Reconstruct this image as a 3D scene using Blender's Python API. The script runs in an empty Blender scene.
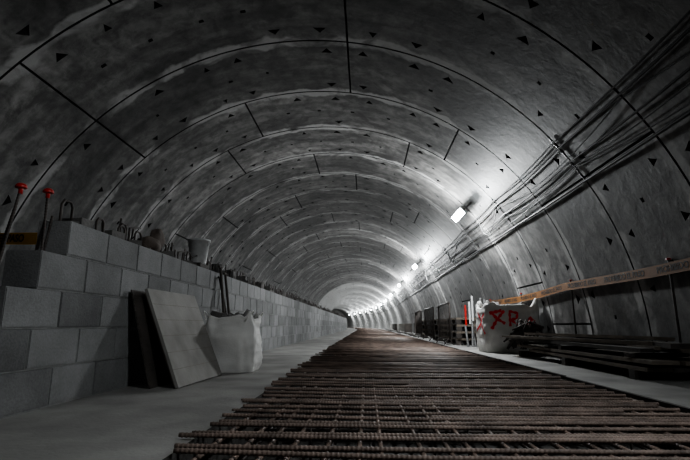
import bpy, bmesh, math, random
from mathutils import Vector, Matrix, noise, Euler
from mathutils.bvhtree import BVHTree
random.seed(7)
R=3.5; CX=-0.67; CZ=0.18; CAMZ=0.42
def bend(y):
    return -(max(0.0,y-36.0)**2)/640.0
# ---------------------------------------------------------------- helpers
def mesh_obj(name, verts, faces, mat=None, parent=None, smooth=False, mats=None, mi=None):
    me=bpy.data.meshes.new(name); me.from_pydata([tuple(v) for v in verts],[],faces); me.update()
    ob=bpy.data.objects.new(name,me); bpy.context.scene.collection.objects.link(ob)
    if mats:
        for m in mats: me.materials.append(m)
        if mi:
            for p,i in zip(me.polygons,mi): p.material_index=i
    elif mat: me.materials.append(mat)
    if smooth:
        for p in me.polygons: p.use_smooth=True
    if parent: ob.parent=parent
    return ob
def empty(name, loc=(0,0,0)):
    e=bpy.data.objects.new(name,None); bpy.context.scene.collection.objects.link(e); e.location=(0,0,0)
    return e
class MB:
    def __init__(s): s.v=[]; s.f=[]; s.mi=[]
    def box(s,o,e1,e2,e3,mi=0):
        o=Vector(o);e1=Vector(e1);e2=Vector(e2);e3=Vector(e3); b=len(s.v)
        for k in (0,1):
            for p in (o,o+e1,o+e1+e2,o+e2): s.v.append(p+e3*k)
        fs=[(0,3,2,1),(4,5,6,7),(0,1,5,4),(1,2,6,5),(2,3,7,6),(3,0,4,7)]
        if e1.cross(e2).dot(e3)<0: fs=[f[::-1] for f in fs]
        for f in fs: s.f.append(tuple(b+i for i in f)); s.mi.append(mi)
    def cbox(s,c,size,rot=(0,0,0),mi=0):
        M=Euler(rot).to_matrix(); c=Vector(c)
        e=[M@Vector((size[0],0,0)),M@Vector((0,size[1],0)),M@Vector((0,0,size[2]))]
        s.box(c-(e[0]+e[1]+e[2])/2,e[0],e[1],e[2],mi)
    def tube(s,pts,r,n=6,mi=0,ribs=False):
        pts=[Vector(p) for p in pts]
        if ribs:
            q=[];rr=[]
            for a,b in zip(pts[:-1],pts[1:]):
                L=(b-a).length; k=max(1,int(L/0.016))
                for i in range(k):
                    for t,m in ((0,.94),(.45,.94),(.6,1.09),(.85,1.09)):
                        q.append(a.lerp(b,(i+t)/k)); rr.append(r*m)
            q.append(pts[-1]); rr.append(r); pts=q
        else: rr=[r]*len(pts)
        b=len(s.v); up=Vector((0,0,1))
        prev=None
        for i,p in enumerate(pts):
            d=(pts[min(i+1,len(pts)-1)]-pts[max(i-1,0)])
            if d.length<1e-9: d=Vector((0,0,1))
            d.normalize()
            if prev is None:
                a=d.cross(up if abs(d.z)<.9 else Vector((1,0,0))).normalized()
            else:
                a=(prev-d*prev.dot(d)).normalized()
            prev=a; c=d.cross(a)
            for j in range(n):
                t=2*math.pi*j/n
                s.v.append(p+(a*math.cos(t)+c*math.sin(t))*rr[i])
        for i in range(len(pts)-1):
            for j in range(n):
                k=(j+1)%n
                s.f.append((b+i*n+j,b+i*n+k,b+(i+1)*n+k,b+(i+1)*n+j)); s.mi.append(mi)
        s.f.append(tuple(b+j for j in range(n))[::-1]); s.mi.append(mi)
        e=b+(len(pts)-1)*n
        s.f.append(tuple(e+j for j in range(n))); s.mi.append(mi)
    def lathe(s,prof,c,n=20,mi=0,M=None):
        b=len(s.v); c=Vector(c)
        for r,z in prof:
            for j in range(n):
                t=2*math.pi*j/n; p=Vector((r*math.cos(t),r*math.sin(t),z))
                if M: p=M@p
                s.v.append(c+p)
        for i in range(len(prof)-1):
            for j in range(n):
                k=(j+1)%n
                s.f.append((b+i*n+j,b+i*n+k,b+(i+1)*n+k,b+(i+1)*n+j)); s.mi.append(mi)
    def obj(s,name,mats,parent=None,smooth=False):
        if not isinstance(mats,(list,tuple)): mats=[mats]
        return mesh_obj(name,s.v,s.f,mats=mats,mi=s.mi,parent=parent,smooth=smooth)
# ---------------------------------------------------------------- materials
def newmat(name):
    m=bpy.data.materials.new(name); m.use_nodes=True; nt=m.node_tree
    b=nt.nodes['Principled BSDF']; return m,nt,b
def nd(nt,t,**k):
    n=nt.nodes.new(t)
    for a,v in k.items(): setattr(n,a,v)
    return n
def simple(name,col,rough=.6,metal=0,var=.25,scale=12,bump=.0,bscale=60,emit=None):
    m,nt,b=newmat(name)
    tc=nd(nt,'ShaderNodeTexCoord'); nz=nd(nt,'ShaderNodeTexNoise'); nz.inputs['Scale'].default_value=scale; nz.inputs['Detail'].default_value=6
    nt.links.new(tc.outputs['Object'],nz.inputs['Vector'])
    cr=nd(nt,'ShaderNodeValToRGB'); cr.color_ramp.elements[0].position=.3; cr.color_ramp.elements[1].position=.7
    cr.color_ramp.elements[0].color=(*[c*(1-var) for c in col],1); cr.color_ramp.elements[1].color=(*[min(1,c*(1+var)) for c in col],1)
    nt.links.new(nz.outputs['Fac'],cr.inputs['Fac']); nt.links.new(cr.outputs['Color'],b.inputs['Base Color'])
    b.inputs['Roughness'].default_value=rough; b.inputs['Metallic'].default_value=metal
    if bump:
        n2=nd(nt,'ShaderNodeTexNoise'); n2.inputs['Scale'].default_value=bscale; n2.inputs['Detail'].default_value=5
        nt.links.new(tc.outputs['Object'],n2.inputs['Vector'])
        bp=nd(nt,'ShaderNodeBump'); bp.inputs['Strength'].default_value=bump; bp.inputs['Distance'].default_value=.01
        nt.links.new(n2.outputs['Fac'],bp.inputs['Height']); nt.links.new(bp.outputs['Normal'],b.inputs['Normal'])
    if emit:
        b.inputs['Emission Color'].default_value=(*emit[0],1); b.inputs['Emission Strength'].default_value=emit[1]
    return m
def lining_mat():
    m,nt,b=newmat('segment_concrete'); L=nt.links.new
    tc=nd(nt,'ShaderNodeTexCoord')
    def noise_(scale,det=6,dist=0,vec=None,rough=.5):
        n=nd(nt,'ShaderNodeTexNoise'); n.inputs['Scale'].default_value=scale; n.inputs['Detail'].default_value=det; n.inputs['Distortion'].default_value=dist; n.inputs['Roughness'].default_value=rough
        L(vec if vec else tc.outputs['Object'],n.inputs['Vector']); return n
    def ramp(src,p0,c0,p1,c1):
        r=nd(nt,'ShaderNodeValToRGB'); r.color_ramp.elements[0].position=p0; r.color_ramp.elements[1].position=p1
        r.color_ramp.elements[0].color=(*c0,1); r.color_ramp.elements[1].color=(*c1,1); L(src,r.inputs['Fac']); return r
    def mrange(src,a,b_,c=0,d=1):
        r=nd(nt,'ShaderNodeMapRange'); r.inputs['From Min'].default_value=a; r.inputs['From Max'].default_value=b_; r.inputs['To Min'].default_value=c; r.inputs['To Max'].default_value=d; L(src,r.inputs['Value']); return r
    def math_(op,a,b_=None,v=None):
        n=nd(nt,'ShaderNodeMath',operation=op); L(a,n.inputs[0])
        if b_ is not None: L(b_,n.inputs[1])
        if v is not None: n.inputs[1].default_value=v
        return n
    big=noise_(.9,9,.4,rough=.62); base=ramp(big.outputs['Fac'],.38,(.062,.0605,.059),.62,(.165,.161,.155))
    fine=noise_(7,9,.3,rough=.65); fr=ramp(fine.outputs['Fac'],.36,(.5,.5,.5),.62,(1.2,1.2,1.2))
    mx=nd(nt,'ShaderNodeMixRGB',blend_type='MULTIPLY'); mx.inputs[0].default_value=1; L(base.outputs[0],mx.inputs[1]); L(fr.outputs[0],mx.inputs[2])
    sp=nd(nt,'ShaderNodeSeparateXYZ'); L(tc.outputs['Object'],sp.inputs[0])
    dv=math_('DIVIDE',sp.outputs['Y'],v=1.2)
    fl=math_('FLOOR',dv.outputs[0]); wn=nd(nt,'ShaderNodeTexWhiteNoise',noise_dimensions='1D'); L(fl.outputs[0],wn.inputs['W'])
    rt_=mrange(wn.outputs['Value'],0,1,.72,1.2)
    mr=nd(nt,'ShaderNodeMixRGB',blend_type='MULTIPLY'); mr.inputs[0].default_value=1; L(mx.outputs[0],mr.inputs[1]); L(rt_.outputs[0],mr.inputs[2])
    mp=nd(nt,'ShaderNodeMapping'); mp.inputs['Scale'].default_value=(.5,5.5,.5); L(tc.outputs['Object'],mp.inputs['Vector'])
    sk=noise_(1.0,7,.5,vec=mp.outputs[0]); skr=mrange(sk.outputs['Fac'],.35,.65,.62,1.28)
    mk=nd(nt,'ShaderNodeMixRGB',blend_type='MULTIPLY'); mk.inputs[0].default_value=1; L(mr.outputs[0],mk.inputs[1]); L(skr.outputs[0],mk.inputs[2])
    wob=noise_(3.0,5); wb=mrange(wob.outputs['Fac'],.3,.7,-.06,.06)
    ad=math_('ADD',dv.outputs[0],v=.5); frc=math_('FRACT',ad.outputs[0]); sb=math_('SUBTRACT',frc.outputs[0],v=.5); ab0=math_('ABSOLUTE',sb.outputs[0]); ab=math_('ADD',ab0.outputs[0],wb.outputs[0])
    band=mrange(ab.outputs[0],.06,.095,1,0)
    bn=noise_(1.1,7,.8); bnr=mrange(bn.outputs['Fac'],.40,.50)
    ml=math_('MULTIPLY',band.outputs[0],bnr.outputs[0]); ml2=math_('MULTIPLY',ml.outputs[0],v=.7)
    m2=nd(nt,'ShaderNodeMixRGB'); L(ml2.outputs[0],m2.inputs[0]); L(mk.outputs[0],m2.inputs[1]); m2.inputs[2].default_value=(.40,.395,.385,1)
    st=noise_(1.9,8,1.2,rough=.6); s1=mrange(st.outputs['Fac'],.54,.66,0,.7)
    m3=nd(nt,'ShaderNodeMixRGB'); L(s1.outputs[0],m3.inputs[0]); L(m2.outputs[0],m3.inputs[1]); m3.inputs[2].default_value=(.03,.029,.028,1)
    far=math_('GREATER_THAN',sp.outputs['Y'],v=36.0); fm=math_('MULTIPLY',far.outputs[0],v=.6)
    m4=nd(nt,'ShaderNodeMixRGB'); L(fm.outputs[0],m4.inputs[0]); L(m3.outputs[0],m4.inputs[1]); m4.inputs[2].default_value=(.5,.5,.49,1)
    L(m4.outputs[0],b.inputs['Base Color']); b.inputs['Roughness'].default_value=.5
    bp=nd(nt,'ShaderNodeBump'); bp.inputs['Strength'].default_value=.4; bp.inputs['Distance'].default_value=.012; L(fine.outputs['Fac'],bp.inputs['Height']); L(bp.outputs['Normal'],b.inputs['Normal'])
    return m
M_lin=lining_mat()
M_joint=simple('joint_shadow_gasket',(.03,.03,.03),.9)
M_pock=simple('pocket_recess',(.025,.025,.025),.9)
M_slab=simple('slab_concrete',(.27,.263,.25),.7,0,.36,2.2,.35,45)
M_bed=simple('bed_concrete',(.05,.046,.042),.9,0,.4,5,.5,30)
M_rebar=simple('rusty_rebar',(.20,.15,.125),.55,.1,.5,7,.3,150)
M_rebard=simple('dark_rebar',(.055,.045,.04),.6,.2,.4,9)
M_mortar=simple('mortar',(.22,.22,.215),.9,0,.2,20,.4,90)
M_wood=simple('weathered_timber',(.15,.125,.10),.8,0,.4,6,.3,50)
M_woodd=simple('dark_timber',(.055,.047,.042),.85,0,.4,6,.3,50)
M_ply=simple('grey_plywood',(.25,.24,.225),.8,0,.2,5,.3,70)
M_bag=simple('woven_bag',(.66,.65,.63),.75,0,.18,4,.4,110)
M_red=simple('red_paint',(.75,.03,.04),.5,0,.15,20)
M_redc=simple('red_plastic',(.42,.025,.02),.35,0,.1,20)
M_white=simple('white_plastic',(.6,.6,.6),.4,0,.1,20)
M_buck=simple('bucket_plastic',(.5,.5,.5),.5,0,.2,14)
M_black=simple('black_rubber',(.02,.02,.022),.5,0,.2,10)
M_cable=simple('cable_grey',(.045,.045,.046),.5,0,.3,4)
M_tape=simple('orange_tape',(.17,.062,.002),.7,0,.2,8)
M_tape2=simple('yellow_tape',(.50,.27,.01),.6,0,.15,8)
M_ink=simple('black_ink',(.008,.006,.005),.7,0,.1,8)
M_steel=simple('galvanised_steel',(.3,.3,.3),.4,.7,.2,10)
M_lamp=simple('led_panel',(.9,.9,.9),.4,0,0,5,emit=((.90,.97,1.0),80))
M_rub=simple('rubble_grey',(.13,.125,.12),.9,0,.4,10,.5,60)
def block_mat():
    m,nt,b=newmat('concrete_block'); L=nt.links.new
    at=nd(nt,'ShaderNodeAttribute'); at.attribute_name='tone'
    tc=nd(nt,'ShaderNodeTexCoord')
    n1=nd(nt,'ShaderNodeTexNoise'); n1.inputs['Scale'].default_value=3; n1.inputs['Detail'].default_value=8; n1.inputs['Roughness'].default_value=.6; L(tc.outputs['Object'],n1.inputs['Vector'])
    n2=nd(nt,'ShaderNodeTexNoise'); n2.inputs['Scale'].default_value=90; n2.inputs['Detail'].default_value=4; L(tc.outputs['Object'],n2.inputs['Vector'])
    a=nd(nt,'ShaderNodeMath',operation='ADD'); L(at.outputs['Fac'],a.inputs[0]); L(n1.outputs['Fac'],a.inputs[1])
    a3=nd(nt,'ShaderNodeMath',operation='MULTIPLY_ADD'); L(n2.outputs['Fac'],a3.inputs[0]); a3.inputs[1].default_value=.5; L(a.outputs[0],a3.inputs[2])
    r=nd(nt,'ShaderNodeMapRange'); r.inputs['From Min'].default_value=.6; r.inputs['From Max'].default_value=1.4; r.inputs['To Min'].default_value=.095; r.inputs['To Max'].default_value=.28; L(a3.outputs[0],r.inputs['Value'])
    c=nd(nt,'ShaderNodeCombineColor'); 
    for k in range(3): L(r.outputs[0],c.inputs[k])
    L(c.outputs[0],b.inputs['Base Color']); b.inputs['Roughness'].default_value=.9
    bp=nd(nt,'ShaderNodeBump'); bp.inputs['Strength'].default_value=.5; bp.inputs['Distance'].default_value=.006; L(n2.outputs['Fac'],bp.inputs['Height']); L(bp.outputs['Normal'],b.inputs['Normal'])
    return m
M_block=block_mat()
# ---------------------------------------------------------------- lining
RINGW=1.2
def P(a,y,r=R):
    t=math.radians(a); return (CX+r*math.cos(t)+bend(y), y, CZ+r*math.sin(t))
SEG=360/7
def seg_offset(k):
    if k in (3,4): return 82
    return [82,107,66,95][k%4]
def build_lining(name,a0,a1):
    V=[];F=[];MI=[]
    GW=.012; GD=.035; JW=.2; PW=1.9; HW=.75
    for k in range(-6,84):
        y0=k*RINGW; y1=y0+RINGW
        off=seg_offset(k)
        rk=random.Random(k)
        joints=[off+SEG*i for i in range(-8,9)]
        marks=[]
        for j in joints:
            if a0+.5<j<a1-.5: marks.append((j-JW,j+JW,'J'))
            for q in (.08,.24,.42,.58,.76,.92):
                p=j+SEG*q+rk.uniform(-1.2,1.2); pw=PW*rk.uniform(.6,1.25)
                if a0+PW<p<a1-PW and rk.random()<.85: marks.append((p-pw/2,p+pw/2,'P'))
            for q in (.16,.33,.5,.67,.84):
                p=j+SEG*q+rk.uniform(-.8,.8); hw=HW*rk.uniform(.7,1.3)
                if a0+HW<p<a1-HW and rk.random()<.8: marks.append((p-hw/2,p+hw/2,'H'))
        marks.sort(); cells=[]; cur=a0
        def fill(c0,c1):
            n=max(1,int(math.ceil((c1-c0)/2.5)))
            for i in range(n): cells.append((c0+(c1-c0)*i/n,c0+(c1-c0)*(i+1)/n,'N'))
        for m0,m1,t in marks:
            if m0<cur: continue
            fill(cur,m0); cells.append((m0,m1,t)); cur=m1
        fill(cur,a1)
        ang=[cells[0][0]]+[c[1] for c in cells]
        ys=[y0+GW, y0+.15, y0+.24, y0+.58, y0+.62, y1-.24, y1-.15, y1-GW]
        b=len(V)
        for a in ang:
            for y in ys: V.append(P(a,y))
        ny=len(ys)
        for i,c in enumerate(cells):
            if c[2]=='J':
                for (aa,ab,ra,rb) in ((c[0],c[0],R,R+GD),(c[0],c[1],R+GD,R+GD),(c[1],c[1],R+GD,R)):
                    for q in range(ny-1):
                        bb=len(V); V.extend([P(aa,ys[q],ra),P(ab,ys[q],rb),P(ab,ys[q+1],rb),P(aa,ys[q+1],ra)])
                        F.append((bb,bb+3,bb+2,bb+1)); MI.append(1)
                continue
            pq=(1,5) if c[2]=='P' else ()
            if c[2]=='P':
                rv=rk.random()
                if rv<.28: pq=(1,)
                elif rv<.56: pq=(5,)
            for q in range(ny-1):
                A=b+i*ny+q; B=b+(i+1)*ny+q; C=B+1; D=A+1
                if q in pq:
                    yj0,yj1=ys[q],ys[q+1]; am=(c[0]+c[1])/2
                    if q==1:
                        mv=len(V); V.append(P(am,yj0)); fl=[(A,D,mv),(mv,C,B)]
                        pa,pb,pm=P(c[0],yj1),P(c[1],yj1),P(am,yj0)
                        da,db=P(c[0],yj1,R+.12),P(c[1],yj1,R+.12)
                    else:
                        mv=len(V); V.append(P(am,yj1)); fl=[(A,D,mv),(mv,C,B)]
                        pa,pb,pm=P(c[0],yj0),P(c[1],yj0),P(am,yj1)
                        da,db=P(c[0],yj0,R+.12),P(c[1],yj0,R+.12)
                    for t in fl[:2]: F.append(t); MI.append(0)
                    bb=len(V); V.extend([pa,pb,pm,da,db])
                    for t in ((bb,bb+1,bb+4,bb+3),(bb,bb+3,bb+2),(bb+1,bb+2,bb+4),(bb+3,bb+4,bb+2)): F.append(t); MI.append(2)
                elif c[2]=='H' and q==3:
                    bb=len(V)
                    for rr_ in (R,R+.08):
                        V.extend([P(c[0],ys[q],rr_),P(c[1],ys[q],rr_),P(c[1],ys[q+1],rr_),P(c[0],ys[q+1],rr_)])
                    for t in ((bb,bb+1,bb+5,bb+4),(bb+1,bb+2,bb+6,bb+5),(bb+2,bb+3,bb+7,bb+6),(bb+3,bb,bb+4,bb+7),(bb+4,bb+5,bb+6,bb+7)): F.append(t); MI.append(2)
                else:
                    F.append((A,D,C,B)); MI.append(0)
        for i in range(len(ang)-1):
            a,c=ang[i],ang[i+1]
            for (ya,yb,ra,rb) in ((y1-GW,y1-GW,R,R+GD),(y1-GW,y1+GW,R+GD,R+GD),(y1+GW,y1+GW,R+GD,R)):
                bb=len(V); V.extend([P(a,ya,ra),P(a,yb,rb),P(c,yb,rb),P(c,ya,ra)])
                F.append((bb,bb+1,bb+2,bb+3)); MI.append(1)
    ob=mesh_obj(name,V,F,mats=[M_lin,M_joint,M_pock],mi=MI)
    for p in ob.data.polygons:
        if p.material_index==0: p.use_smooth=True
    return ob
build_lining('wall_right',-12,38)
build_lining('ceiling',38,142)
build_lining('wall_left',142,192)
ye=100.5
mb=MB(); mb.v=[Vector((CX+bend(ye),ye,CZ))]+[Vector(P(a,ye,R+.02)) for a in range(-12,193,4)]
for i in range(1,len(mb.v)-1): mb.f.append((0,i,i+1)); mb.mi.append(0)
mb.f.append((0,len(mb.v)-1,1)); mb.mi.append(0)
mb.obj('wall_back',M_slab)
# ---------------------------------------------------------------- floor
XL=-0.65; XR=1.64
prof=[(-4.15,0),(XL,0),(XL,-.25),(XR,-.25),(XR,0),(2.80,0)]
V=[];F=[];MI=[]
ys=[-7+i*1.0 for i in range(108)]
for y in ys:
    for x,z in prof: V.append((x+bend(y),y,z))
n=len(prof)
for i in range(len(ys)-1):
    for j in range(n-1):
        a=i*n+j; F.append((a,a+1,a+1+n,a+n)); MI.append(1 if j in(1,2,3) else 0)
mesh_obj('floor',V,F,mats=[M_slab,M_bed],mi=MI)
mb=MB()
for i in range(40):
    y=-4+i*2.0
    b0,b1=bend(y),bend(y+1.98)
    mb.box((XR-.03+b0,y,-.16),(b1-b0,1.98,0),(.026,0,0),(0,0,.175+random.uniform(-.006,.006)))
mb.obj('trim_formwork_board',M_woodd)
# ---------------------------------------------------------------- rebar mat
root=empty('rebar_mat')
mb=MB(); 
y=.9
while y<70:
    ya=random.uniform(-.03,.03); z=.004+random.uniform(-.006,.008)
    x0=XL-random.uniform(-.03,.07); x1=XR-.05-random.uniform(0,.06)
    near=y<4.5
    pts=[(x0+bend(y),y+ya,z+random.uniform(0,.01)),(.2+bend(y),y+random.uniform(-.02,.02),z-.004),(.9+bend(y),y+random.uniform(-.02,.02),z-.002),(x1+bend(y),y-ya*.6,z)]
    mb.tube(pts,.009,8 if near else 5,0,near)
    if y<9 and random.random()<.4:
        s=random.uniform(.02,.04); x0=random.choice([XL-.02,random.uniform(-.4,.5)]); x1=random.choice([XR-.06,random.uniform(.7,1.4)])
        mb.tube([(x0,y+s,z+.002),(x1,y+s+random.uniform(-.03,.03),z+.002)],.009,8,0,near)
    y+=(.125+random.uniform(-.03,.03)) if y<20 else .17
mb.obj('transverse_bars',M_rebar,root,True)
mb=MB()
nx=21
for i in range(nx):
    x=XL+.08+i*(XR-XL-.17)/(nx-1)+random.uniform(-.02,.02)
    z=-.013; j=[random.uniform(-.012,.012) for _ in range(3)]
    mb.tube([(x+j[0],.8,z),(x+j[1],2.8,z),(x,5,z)],.009,8,0,True)
    mb.tube([(x+bend(5+k*1.5),5+k*1.5,z) for k in range(44)],.009,5)
mb.obj('longitudinal_bars',M_rebar,root,True)
mb=MB()
y=.9
while y<40:
    mb.tube([(XL+.03+bend(y),y,-.15),(XR-.04+bend(y),y,-.15)],.009,5); y+=.2
for i in range(12):
    x=XL+.1+i*.19
    mb.tube([(x+bend(.8+k*2),.8+k*2,-.168) for k in range(22)],.009,5)
for k in range(60):
    yy=1+k*.6
    for x in (-.4,.3,1.0,1.45):
        mb.tube([(x-.08,yy,-.24),(x,yy,-.23),(x,yy,-.03),(x+.15,yy,-.03),(x+.15,yy,-.23),(x+.23,yy,-.24)],.006,5)
mb.obj('lower_bars',M_rebard,root,True)
# ---------------------------------------------------------------- block wall
XW=-1.66; TH=.19; BH=.2; BLn=.4
mb=MB(); tone=[]
mort=MB()
for c in range(5):
    start=2.47-.2*(4-c)
    if c==0: start=1.27
    z=c*BH
    yy=start; 
    while yy<62:
        L=BLn-.01
        g=random.uniform(-.0015,.0015)
        b0,b1=bend(yy),bend(yy+L)
        n0=len(mb.f)
        ch=.004
        x1=XW+g
        mb.box((x1-TH+b0,yy,z+.008),(TH-ch,0,0),(b1-b0,L,0),(0,0,BH-.010))
        mb.box((x1-ch-.001+b0,yy+ch,z+.008+ch),(ch+.001,0,0),(b1-b0,L-2*ch,0),(0,0,BH-.010-2*ch))
        t=random.uniform(0,.42)+(.08 if c>=3 else -.04)
        tone.extend([t]*(len(mb.f)-n0))
        yy+=BLn
    yy=start+.006
    while yy<62:
        b0,b1=bend(yy),bend(min(yy+1,62))
        mort.box((XW-TH+.006+b0,yy,z+.0),(TH-.012,0,0),(b1-b0,min(1.0,62-yy),0),(0,0,BH-.004)); yy+=1.0
wall=empty('block_wall')
ob=mb.obj('blocks',M_block,wall)
at=ob.data.attributes.new('tone','FLOAT','FACE'); at.data.foreach_set('value',tone)
mort.obj('mortar_joints',M_mortar,wall)
mb=MB(); caps=MB()
TOPZ=1.0; xc=XW-.1
def hook(x,y,h,w,dirx=0):
    mb.tube([(x,y,TOPZ-.1),(x,y,TOPZ+h*.8),(x+dirx*.2*w,y+.2*w,TOPZ+h),(x+dirx*.8*w,y+.8*w,TOPZ+h),(x+dirx*w,y+w,TOPZ+h*.8),(x+dirx*w,y+w,TOPZ-.05)],.008,6)
hook(xc,2.52,.14,.10); hook(xc+.03,2.83,.10,.08)
yy=2.98
while yy<30:
    h=random.uniform(.07,.16)
    r=random.random()
    if r<.45: hook(xc+random.uniform(-.04,.04),yy,h,.07+random.uniform(0,.04))
    elif r<.8: mb.tube([(xc,yy,TOPZ-.1),(xc+random.uniform(-.02,.02),yy+random.uniform(-.03,.03),TOPZ+h*1.3)],.008,6)
    else: mb.tube([(xc,yy,TOPZ-.1),(xc,yy,TOPZ+h),(xc+.03,yy+.1,TOPZ+h+.02)],.008,6)
    if random.random()<.6: mb.tube([(xc-.06,yy+.02,TOPZ-.1),(xc-.05,yy+.05,TOPZ+h*1.3)],.007,6)
    yy+=random.uniform(.08,.17)
while yy<60:
    mb.tube([(xc+bend(yy),yy,TOPZ-.1),(xc+bend(yy),yy,TOPZ+random.uniform(.05,.2))],.01,4); yy+=.4
def rod(x0,y0,z0,x1,y1,z1,r=.007,cap=True):
    mb.tube([(x0,y0,z0),(x1,y1,z1)],r,8,0,True)
    if cap:
        caps.lathe([(.001,.026),(.014,.025),(.025,.016),(.028,.004),(.026,0),(.0105,0)],(x1,y1,z1),18)
        caps.lathe([(.0105,.001),(.0105,-.03),(.008,-.03)],(x1,y1,z1),12)
rod(-1.80,2.15,.6,-1.765,2.20,1.11)
rod(-1.72,2.35,.75,-1.735,2.36,1.13)
rod(-1.83,2.16,.6,-1.80,2.22,1.0,cap=False)
rod(-1.77,2.42,.75,-1.75,2.44,1.02,cap=False)
mb.obj('starter_bars',M_rebard,wall,True); caps.obj('safety_caps',M_redc,wall,True)
mb=MB()
for i in range(90):
    y=2.6+i*.18+random.uniform(-.1,.1); s=random.uniform(.03,.10)
    mb.cbox((xc+random.uniform(-.05,.05),y,TOPZ+s*.28),(s,s*random.uniform(1,1.8),s*.6),(0,0,random.uniform(0,3)))
for y in (5.4,6.0,7.7,9.9,12.4):
    mb.lathe([(.001,0),(.06,0),(.075,.13),(.07,.13),(.05,.02),(.001,.02)],(xc-.01,y,TOPZ-.003),14)
    mb.cbox((xc,y+.5,TOPZ+.05),(.12,.22,.09),(0,0,.2))
mb.obj('mortar_debris',M_rub,wall)
mb=MB()
cb=(xc+.01,4.72,TOPZ+.045)
mb.lathe([(.001,0),(.082,0),(.084,.01),(.108,.235),(.118,.236),(.118,.255),(.106,.255),(.104,.23),(.078,.015),(.001,.013)],cb,28)
hp=[(cb[0]+.119*math.cos(t),cb[1]-.05*math.sin(t),cb[2]+.24-.10*math.sin(t)) for t in [math.pi*i/14 for i in range(15)]]
mb.tube(hp,.003,6,1)
mb.cbox((cb[0]-.005,cb[1],TOPZ+.022),(.16,.3,.042),(0,0,.05),2)
mb.obj('bucket',[M_buck,M_steel,M_woodd],None,True)
for p in bpy.data.objects['bucket'].data.polygons:
    if p.material_index==2: p.use_smooth=False
mb=MB()
def blob(mb,c,s,seed,mi=0,n=14,amp=.25):
    b=len(mb.v)
    for i in range(n+1):
        ph=math.pi*i/n
        for j in range(n*2):
            t=math.pi*j/n
            d=Vector((math.sin(ph)*math.cos(t),math.sin(ph)*math.sin(t),math.cos(ph)))
            k=1+amp*noise.noise(d*1.7+Vector((seed,0,0)))+amp*.4*noise.noise(d*5+Vector((seed,3,0)))
            mb.v.append(Vector((c[0]+d.x*s[0]*k,c[1]+d.y*s[1]*k,max(c[2]+d.z*s[2]*k,c[2]-s[2]*.6))))
    m=n*2
    for i in range(n):
        for j in range(m):
            k=(j+1)%m; mb.f.append((b+i*m+j,b+(i+1)*m+j,b+(i+1)*m+k,b+i*m+k)); mb.mi.append(mi)
blob(mb,(xc,3.62,TOPZ+.05),(.09,.13,.075),2.0,0)
blob(mb,(xc+.01,3.74,TOPZ+.12),(.05,.09,.10),5.0,0)
mb.obj('mortar_sack',simple('brown_sack',(.10,.08,.068),.85,0,.3,15,.4,60),None,True)
# ---------------------------------------------------------------- leaning boards
mb=MB()
A=Vector((-1.27,3.17,.0)); B=Vector((-1.245,4.04,.0)); C=Vector((-1.59,3.27,.67))
e1=B-A; e2=C-A; nn=e1.cross(e2).normalized()
if nn.x<0: nn=-nn
t=.022
mb.box(A,e1,e2,nn*t)
for k in (1,2,3,4,5):
    mb.box(A+e2*(k/6)+nn*(t-.0002),e1*.999,e2.normalized()*.002,nn*.0006,1)
for k in (.04,.9):
    mb.box(A+e1*k-nn*.03,e1*.06,e2*.98,nn*.029,1)
mb.obj('plywood_panel',[M_ply,M_wood])
mb=MB()
A=Vector((-1.45,3.16,.0)); e1=Vector((0,.5,0)); e2=Vector((-.185,0,.66))
nn=e1.cross(e2).normalized(); nn=nn if nn.x>0 else -nn
mb.box(A,e1,e2,nn*.006,0)
for k in range(16):
    mb.box(A+e2*(k/16.0)+nn*.006,e1,e2*.03,nn*.005,0)
mb.obj('formwork_panel',[M_woodd,M_rub])
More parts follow.
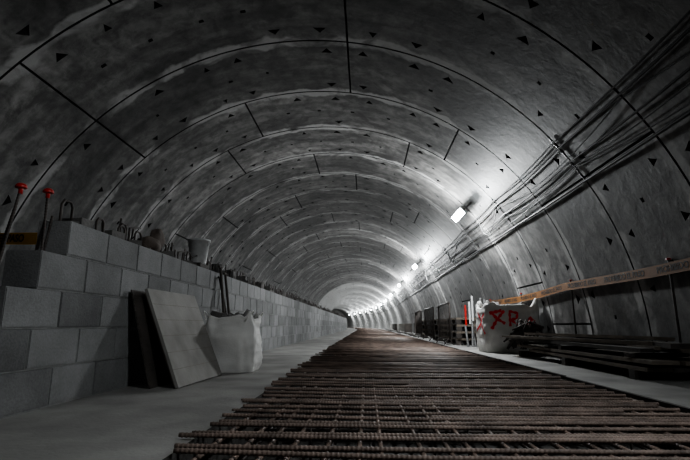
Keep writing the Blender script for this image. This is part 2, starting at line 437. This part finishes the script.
# ---------------------------------------------------------------- bags
def bag(name,c,w,d,h,seed,rotz=0,mat=M_bag,crump=.035,bulge=.06,ear=.12):
    V=[];F=[]
    NU=96; NZ=44
    cs,sn=math.cos(rotz),math.sin(rotz)
    rows=[]
    for i in range(NZ+1):
        s=i/NZ; rows.append((s*h, 1+bulge*math.sin(math.pi*min(1,s*1.05))-.07*(1-min(1,s*7))-.05*s))
    rows.append((h*1.01,.89)); rows.append((h*.97,.84)); rows.append((h*.86,.82))
    for ri,(z,k) in enumerate(rows):
        for j in range(NU):
            t=2*math.pi*j/NU; ct,st=math.cos(t),math.sin(t); e=.42
            x=math.copysign(abs(ct)**e,ct)*w/2*k; y=math.copysign(abs(st)**e,st)*d/2*k
            q=Vector((x*4+seed,y*4,z*4))
            nz=noise.noise(q)*crump+noise.noise(q*3.1)*crump*.5-abs(noise.noise(Vector((x*9,y*9+seed,z*3))))*crump*1.1-abs(noise.noise(Vector((x*14+seed,y*14,z*11))))*crump*.5
            m=math.hypot(x,y); x+=x/m*nz; y+=y/m*nz
            zz=z+((noise.noise(Vector((ct*2+seed,st*2,1)))*.10+abs(ct*st)*ear-.04)*(h/.6)*(z/h)**4)
            if ri==0: zz=0
            V.append((c[0]+x*cs-y*sn,c[1]+x*sn+y*cs,c[2]+zz))
    for i in range(len(rows)-1):
        for j in range(NU):
            k=(j+1)%NU; F.append((i*NU+j,i*NU+k,(i+1)*NU+k,(i+1)*NU+j))
    F.append(tuple(range(NU))[::-1]); 
    root=empty(name)
    mesh_obj('bag_body',V,F,mat,root,True)
    lp=MB()
    for sx in (-1,1):
        for sy in (-1,1):
            px,py=sx*w*.36,sy*d*.36
            pts=[]
            for i in range(9):
                u=i/8; pts.append((c[0]+px+sx*.05*math.sin(math.pi*u),c[1]+py+(u-.5)*.14,c[2]+h*.93+.08*math.sin(math.pi*u)))
            lp.tube(pts,.006,5)
    lp.obj('lifting_loops',mat,root,True)
    fb=MB()
    rr=random.Random(int(seed*10))
    for i in range(26):
        s=rr.uniform(.05,.12)
        fb.cbox((c[0]+rr.uniform(-.28,.28)*w,c[1]+rr.uniform(-.28,.28)*d,c[2]+h*.86+rr.uniform(-.02,.06)),(s,s*1.3,s*.7),(rr.uniform(0,3),rr.uniform(0,3),rr.uniform(0,3)))
    fb.box((c[0]-w*.36,c[1]-d*.36,c[2]+h*.80),(w*.72,0,0),(0,d*.72,0),(0,0,.05))
    fb.obj('rubble_fill',M_rub,root)
    return root,BVHTree.FromPolygons([Vector(v) for v in V],F)
bag('rubble_sack',(-1.26,4.46,0),.50,.55,.50,1.3,.05,crump=.026,bulge=.03,ear=.1)
rt,bv=bag('bulk_bag',(2.30,7.75,0),.92,.86,.77,4.7,0,crump=.018,bulge=.0,ear=.05)
mb=MB()
def scrawl(pts,w=.035,face='y'):
    P_=[Vector(p) for p in pts]; q=[]
    for a,b in zip(P_[:-1],P_[1:]):
        n=max(2,int((b-a).length/.02))
        for i in range(n): q.append(a.lerp(b,i/n))
    q.append(P_[-1])
    prev=None
    for i,p in enumerate(q):
        d=(q[min(i+1,len(q)-1)]-q[max(0,i-1)]).normalized(); nn=Vector((-d.y,d.x))*w*.5*(1+.3*math.sin(i*1.7))
        cur=[]
        for sgn in (-1,0,1):
            a=p+nn*sgn
            if face=='y': o=Vector((a.x+.05,6.5,a.y)); dr=Vector((0,1,0))
            else: o=Vector((1.2,a.x-.15,a.y)); dr=Vector((1,0,0))
            hit=bv.ray_cast(o,dr)
            if hit[0] is None: cur=None; break
            mb.v.append(hit[0]-dr*.006); cur.append(len(mb.v)-1)
        if cur and prev:
            for k in (0,1):
                mb.f.append((prev[k],cur[k],cur[k+1],prev[k+1])); mb.mi.append(0)
        prev=cur
scrawl([(1.90,.36),(1.98,.50),(2.10,.64)],.04); scrawl([(1.90,.62),(1.98,.52),(2.10,.44)],.04)
scrawl([(1.88,.60),(2.06,.64)],.045); scrawl([(2.18,.40),(2.18,.63),(2.30,.60),(2.28,.52),(2.19,.50),(2.33,.40)],.035)
scrawl([(2.40,.36),(2.50,.52),(2.60,.37),(2.42,.37)],.06); scrawl([(2.46,.42),(2.55,.42)],.07)
scrawl([(7.60,.28),(7.75,.45),(7.95,.62)],.04,'x'); scrawl([(7.62,.60),(7.8,.45),(8.05,.33)],.04,'x')
mb.obj('red_spray_mark',M_red,rt)
mb=MB()
for (x,y,xt,yt,zt,r) in ((-1.50,5.02,-1.625,5.09,1.06,.015),(-1.48,5.14,-1.63,5.1,.94,.014),(-1.50,5.24,-1.625,5.28,1.0,.014)):
    mb.tube([(x,y,.22),(xt,yt,zt)],r,8,0)
    d=(Vector((xt,yt,zt))-Vector((x,y,.22))).normalized(); e=Vector((0,1,0)); u=d.cross(e).normalized()
    b=Vector((x,y,.0))
    mb.box(b-e*.1+Vector((.02,0,0)),e*.2,d*.26,u*.006,1)
    mb.tube([(xt,yt-.05,zt),(xt,yt+.05,zt)],.013,6,0)
mb.obj('shovel',[M_woodd,M_black])
# ---------------------------------------------------------------- right side stores
mb=MB()
rr=random.Random(3)
for yb in (3.9,5.2,6.6):
    mb.cbox((2.42,yb,.035),(.62,.09,.07),(0,0,rr.uniform(-.05,.05)),1)
for lay in range(4):
    z=.088+lay*.045
    if lay==2:
        for yb in (4.0,5.3,6.5): mb.cbox((2.42,yb,z+.002),(.6,.07,.03),(0,0,rr.uniform(-.1,.1)),1)
        continue
    x=2.12
    while x<2.58:
        w=rr.choice([.12,.15,.2]); 
        L=rr.uniform(2.0,3.1); y0=rr.uniform(3.5,3.9)
        mb.cbox((x+w/2,y0+L/2,z+rr.uniform(0,.01)),(w,L,.030),(rr.uniform(-.008,.008),rr.uniform(-.03,.03),rr.uniform(-.05,.05)),rr.choice([0,0,1]))
        x+=w+rr.uniform(.005,.05)
mb.cbox((2.22,5.4,.265),(.18,2.9,.03),(-.004,.02,.13),0)
mb.cbox((2.45,5.0,.268),(.14,2.6,.04),(.004,0,-.05),1)
mb.cbox((2.35,5.2,.305),(.20,2.2,.03),(0.0,.05,.16),0)
mb.obj('timber_plank_stack',[M_wood,M_woodd])
mb=MB()
for i in range(34):
    y=7.13+rr.uniform(-.05,.04); x=2.42+rr.uniform(-.12,.10)
    mb.tube([(x-.2+rr.uniform(-.1,.1),y,.06+rr.uniform(0,.3)),(x+rr.uniform(-.05,.05),y+.03,.30+rr.uniform(0,.2)),(x+.14,y+rr.uniform(-.04,.04),.25+rr.uniform(0,.14))],rr.uniform(.008,.02),6)
mb.obj('rebar_offcut_pile',M_rebard,None,True)
def pallet_stack(c,n,name):
    mb=MB()
    for k in range(n):
        z=c[2]+k*.144; o=Vector((c[0]-.4+rr.uniform(-.02,.02),c[1]-.6+rr.uniform(-.03,.03),z))
        for i in range(3): mb.box(o+Vector((i*.35,0,0)),(.1,0,0),(0,1.2,0),(0,0,.022),1)
        for i in range(3):
            for j in range(3): mb.box(o+Vector((i*.35,j*.53,.022)),(.1,0,0),(0,.14,0),(0,0,.078),1)
        for j in range(3): mb.box(o+Vector((0,j*.53,.1)),(.8,0,0),(0,.14,0),(0,0,.022),0)
        for j in range(7): mb.box(o+Vector((0,j*.18,.122)),(.8,0,0),(0,.12,0),(0,0,.022),0)
    return mb.obj(name,[M_wood,M_woodd])
pallet_stack((2.32,10.7,0),4,'pallet_stack')
pallet_stack((2.32,13.2,0),4,'pallet_stack')
pallet_stack((2.32,16.0,0),4,'pallet_stack')
mb=MB()
for i in range(7):
    x=2.0+i*.08; y=9.4+rr.uniform(-.1,.1)
    h=rr.uniform(.8,1.1)
    mb.tube([(x,y,0),(x+rr.uniform(-.03,.05),y+rr.uniform(.1,.2),h*.5)],.022,8,0)
    mb.tube([(x+.01,y+.15,h*.5),(x+.02,y+.2,h)],.02,8,rr.choice([1,2,0]))
    mb.lathe([(.001,0),(.05,0),(.05,.008),(.001,.008)],(x,y,0),10,0)
mb.obj('formwork_props',[M_steel,M_redc,M_white])
def barrier(x,y0,L,lean,name):
    mb=MB()
    H=.88; f=lambda y,z:(x+lean*z,y,z)
    mb.tube([f(y0,.12),f(y0,H-.06),f(y0+.06,H),f(y0+L-.06,H),f(y0+L,H-.06),f(y0+L,.12),f(y0,.12)],.017,8)
    n=int(L/.12)
    for i in range(1,n): mb.tube([f(y0+L*i/n,.12),f(y0+L*i/n,H)],.007,6)
    for yy in (y0+.2,y0+L-.2):
        mb.tube([(x-.10,yy,.012),f(yy,.14),(x+.10,yy,.012)],.012,6)
    mb.obj(name,M_rebard,None,True)
barrier(1.77,9.95,1.5,.01,'crowd_barrier')
barrier(1.77,12.3,1.8,.01,'crowd_barrier')
barrier(1.77,15.0,1.8,.01,'crowd_barrier')
mb=MB()
for i in range(16):
    y=17.6+i*1.7; L=rr.uniform(1.2,1.6)
    mb.cbox((1.9+rr.uniform(-.1,.05),y,.03+rr.uniform(0,.05)),(rr.uniform(.15,.25),L,.05),(0,0,rr.uniform(-.1,.1)),rr.choice([0,0,1]))
    if i%3==2: mb.cbox((2.35,y,.25),(.4,1.2,.5),(0,0,rr.uniform(-.1,.1)),rr.choice([0,1]))
mb.obj('loose_boards',[M_ply,M_woodd])
# ---------------------------------------------------------------- barrier tapes
def tape(name,pts,h,txt,tsize,posts,facing,mat):
    root=empty(name); mb=MB()
    pts=[Vector(p) for p in pts]
    segs=[]
    for a,b in zip(pts[:-1],pts[1:]):
        mb.box(a-Vector((0,0,h/2)),b-a,(0,0,h),Vector((facing[0],facing[1],0))*.0015)
        segs.append((a,b,(b-a).length))
    mb.obj('tape_band',mat,root)
    for a,b,L in segs:
        cu=bpy.data.curves.new('lettering','FONT'); cu.body=txt; cu.size=tsize; cu.align_x='CENTER'; cu.align_y='CENTER'; cu.extrude=.0004; cu.offset=.0015
        cu.materials.append(M_ink)
        u=(b-a).normalized(); f=Vector((facing[0],facing[1],0)).normalized()
        z=Vector((0,0,1))
        xax=u if u.cross(z).dot(f)>0 else -u
        zax=xax.cross(z).normalized(); yax=zax.cross(xax)
        M=Matrix((xax,yax,zax)).transposed().to_4x4(); M.translation=(a+b)/2+f*.003
        o=bpy.data.objects.new('lettering',cu); bpy.context.scene.collection.objects.link(o); o.parent=root; o.matrix_world=M
    pm=MB()
    for p in posts:
        pm.tube([(p[0],p[1],0),(p[0],p[1],p[2])],.011,8)
        pm.lathe([(.001,.02),(.02,.015),(.02,0),(.001,0)],(p[0],p[1],p[2]),10,1)
    pm.obj('tape_posts',[M_rebard,M_redc],root)
pp=[]
Y0,Y1=1.6,10.2
N=9
for i in range(N+1):
    y=Y0+(Y1-Y0)*i/N; s=((y-2.2)%4.0)/4.0
    pp.append((2.70, y, .975-.10*4*s*(1-s)*.5-.012*(y-3)))
tape('barrier_tape',pp,.105,'PROHIBIDO EL PASO',.082,[(2.71,2.2,1.04),(2.71,4.2,.99),(2.71,6.2,.99),(2.71,8.2,.95),(2.71,10.22,.95)],(-1,-.15),M_tape)
tape('barrier_tape',[(-1.76,2.355,.875),(-2.46,2.60,.925),(-3.2,2.85,1.0)],.065,'PROHIBIDO EL PASO',.058,[(-3.22,2.86,1.05)],(.3,-1),M_tape2)
# ---------------------------------------------------------------- cables
root=empty('power_cables')
rr=random.Random(11)
hooks=MB()
for ci,(ang,r,sag,per) in enumerate(((38.6,.009,.4,2.4),(37.3,.012,.4,2.4),(36.6,.006,1.6,3.6),(34.2,.011,.4,2.4),(33.2,.006,.8,2.4),(32.8,.006,2.2,4.8),(30.0,.015,.05,2.4))):
    mb=MB(); pts=[]
    y=-3.
    while y<90:
        s=(y%per)/per; k=int(y//per); rnd=random.Random(k*13+ci).uniform(.5,1.3)
        a=ang-sag*4*s*(1-s)*rnd
        pts.append(P(a,y,R-.025-.02*4*s*(1-s)*rnd)); y+=.3 if y<25 else .6
    mb.tube(pts,r,6); mb.obj('cable',M_cable,root,True)
y=-2.4
while y<60:
    hooks.tube([P(39.5-i*1.4,y,R-.012) for i in range(8)],.005,5)
    for a in (38.6,36.8,34,32.6,30): hooks.tube([P(a,y,R-.012),P(a-.4,y,R-.045),P(a+.2,y,R-.05)],.004,5)
    y+=2.4
hooks.obj('cable_brackets',M_steel,root)
mb=MB()
for y0,dr in ((7.0,.35),(10.2,.4),(14.6,.4)):
    mb.tube([Vector(P(37,y0+t*1.2,R-.06))-Vector((0.02,0,dr*4*t*(1-t))) for t in [i/12 for i in range(13)]],.007,6)
mb.obj('slack_loops',M_cable,root,True)
# ---------------------------------------------------------------- floodlights
LA=42.8
def floodlight(y,power,spot=None):
    root=empty('floodlight')
    c=Vector(P(LA,y,R-.20)); t=math.radians(LA)
    inn=Vector((-math.cos(t),0,-math.sin(t)))
    ax=Vector((0,1,0)); tg=inn.cross(ax).normalized()
    mb=MB()
    hw,hh=.30,.065
    mb.box(c-ax*hw-tg*hh-inn*.03,ax*2*hw,tg*2*hh,inn*.05,0)
    for k in range(8):
        mb.box(c-ax*hw+ax*(2*hw*(k+.3)/8)-tg*hh*.9-inn*.06,ax*.012,tg*2*hh*.9,inn*.035,0)
    mb.box(c-ax*(hw-.005)-tg*(hh-.005)+inn*.02,ax*2*(hw-.005),tg*2*(hh-.005),inn*.06,1)
    for s in (-1,1):
        mb.box(c+ax*s*(hw+.008)-tg*.015,ax*.006,tg*.03,-inn*.19,2)
    mb.obj('lamp_housing',[M_white,M_lamp,M_steel],root)
    ld=bpy.data.lights.new('lamp_glow','SPOT' if spot else 'POINT'); ld.energy=power; ld.color=(.95,.985,1.0); ld.shadow_soft_size=.07
    lo=bpy.data.objects.new('lamp_glow',ld); lo.location=c+inn*.17; bpy.context.scene.collection.objects.link(lo); lo.parent=root
    if spot:
        ld.spot_size=math.radians(120); ld.spot_blend=1.0
        lo.rotation_euler=(Vector(spot)-lo.location).to_track_quat('-Z','Y').to_euler()
for k in range(12):
    floodlight(8.3+7.6*k,[270,280,290,300][k] if k<4 else 300)
floodlight(.7,95,spot=(-1.0,2.3,0))
# ---------------------------------------------------------------- world / camera
w=bpy.data.worlds.new('World'); bpy.context.scene.world=w; w.use_nodes=True
w.node_tree.nodes['Background'].inputs[0].default_value=(.93,.96,1,1); w.node_tree.nodes['Background'].inputs[1].default_value=.06
try: bpy.context.scene.view_settings.look='AgX - Medium High Contrast'
except Exception: pass
cam=bpy.data.cameras.new('camera'); co=bpy.data.objects.new('camera',cam); bpy.context.scene.collection.objects.link(co)
cam.sensor_width=36; cam.lens=24; cam.clip_end=300
co.location=(0,0,CAMZ); co.rotation_euler=(math.radians(90+11.67),0,math.radians(2.5))
bpy.context.scene.camera=co
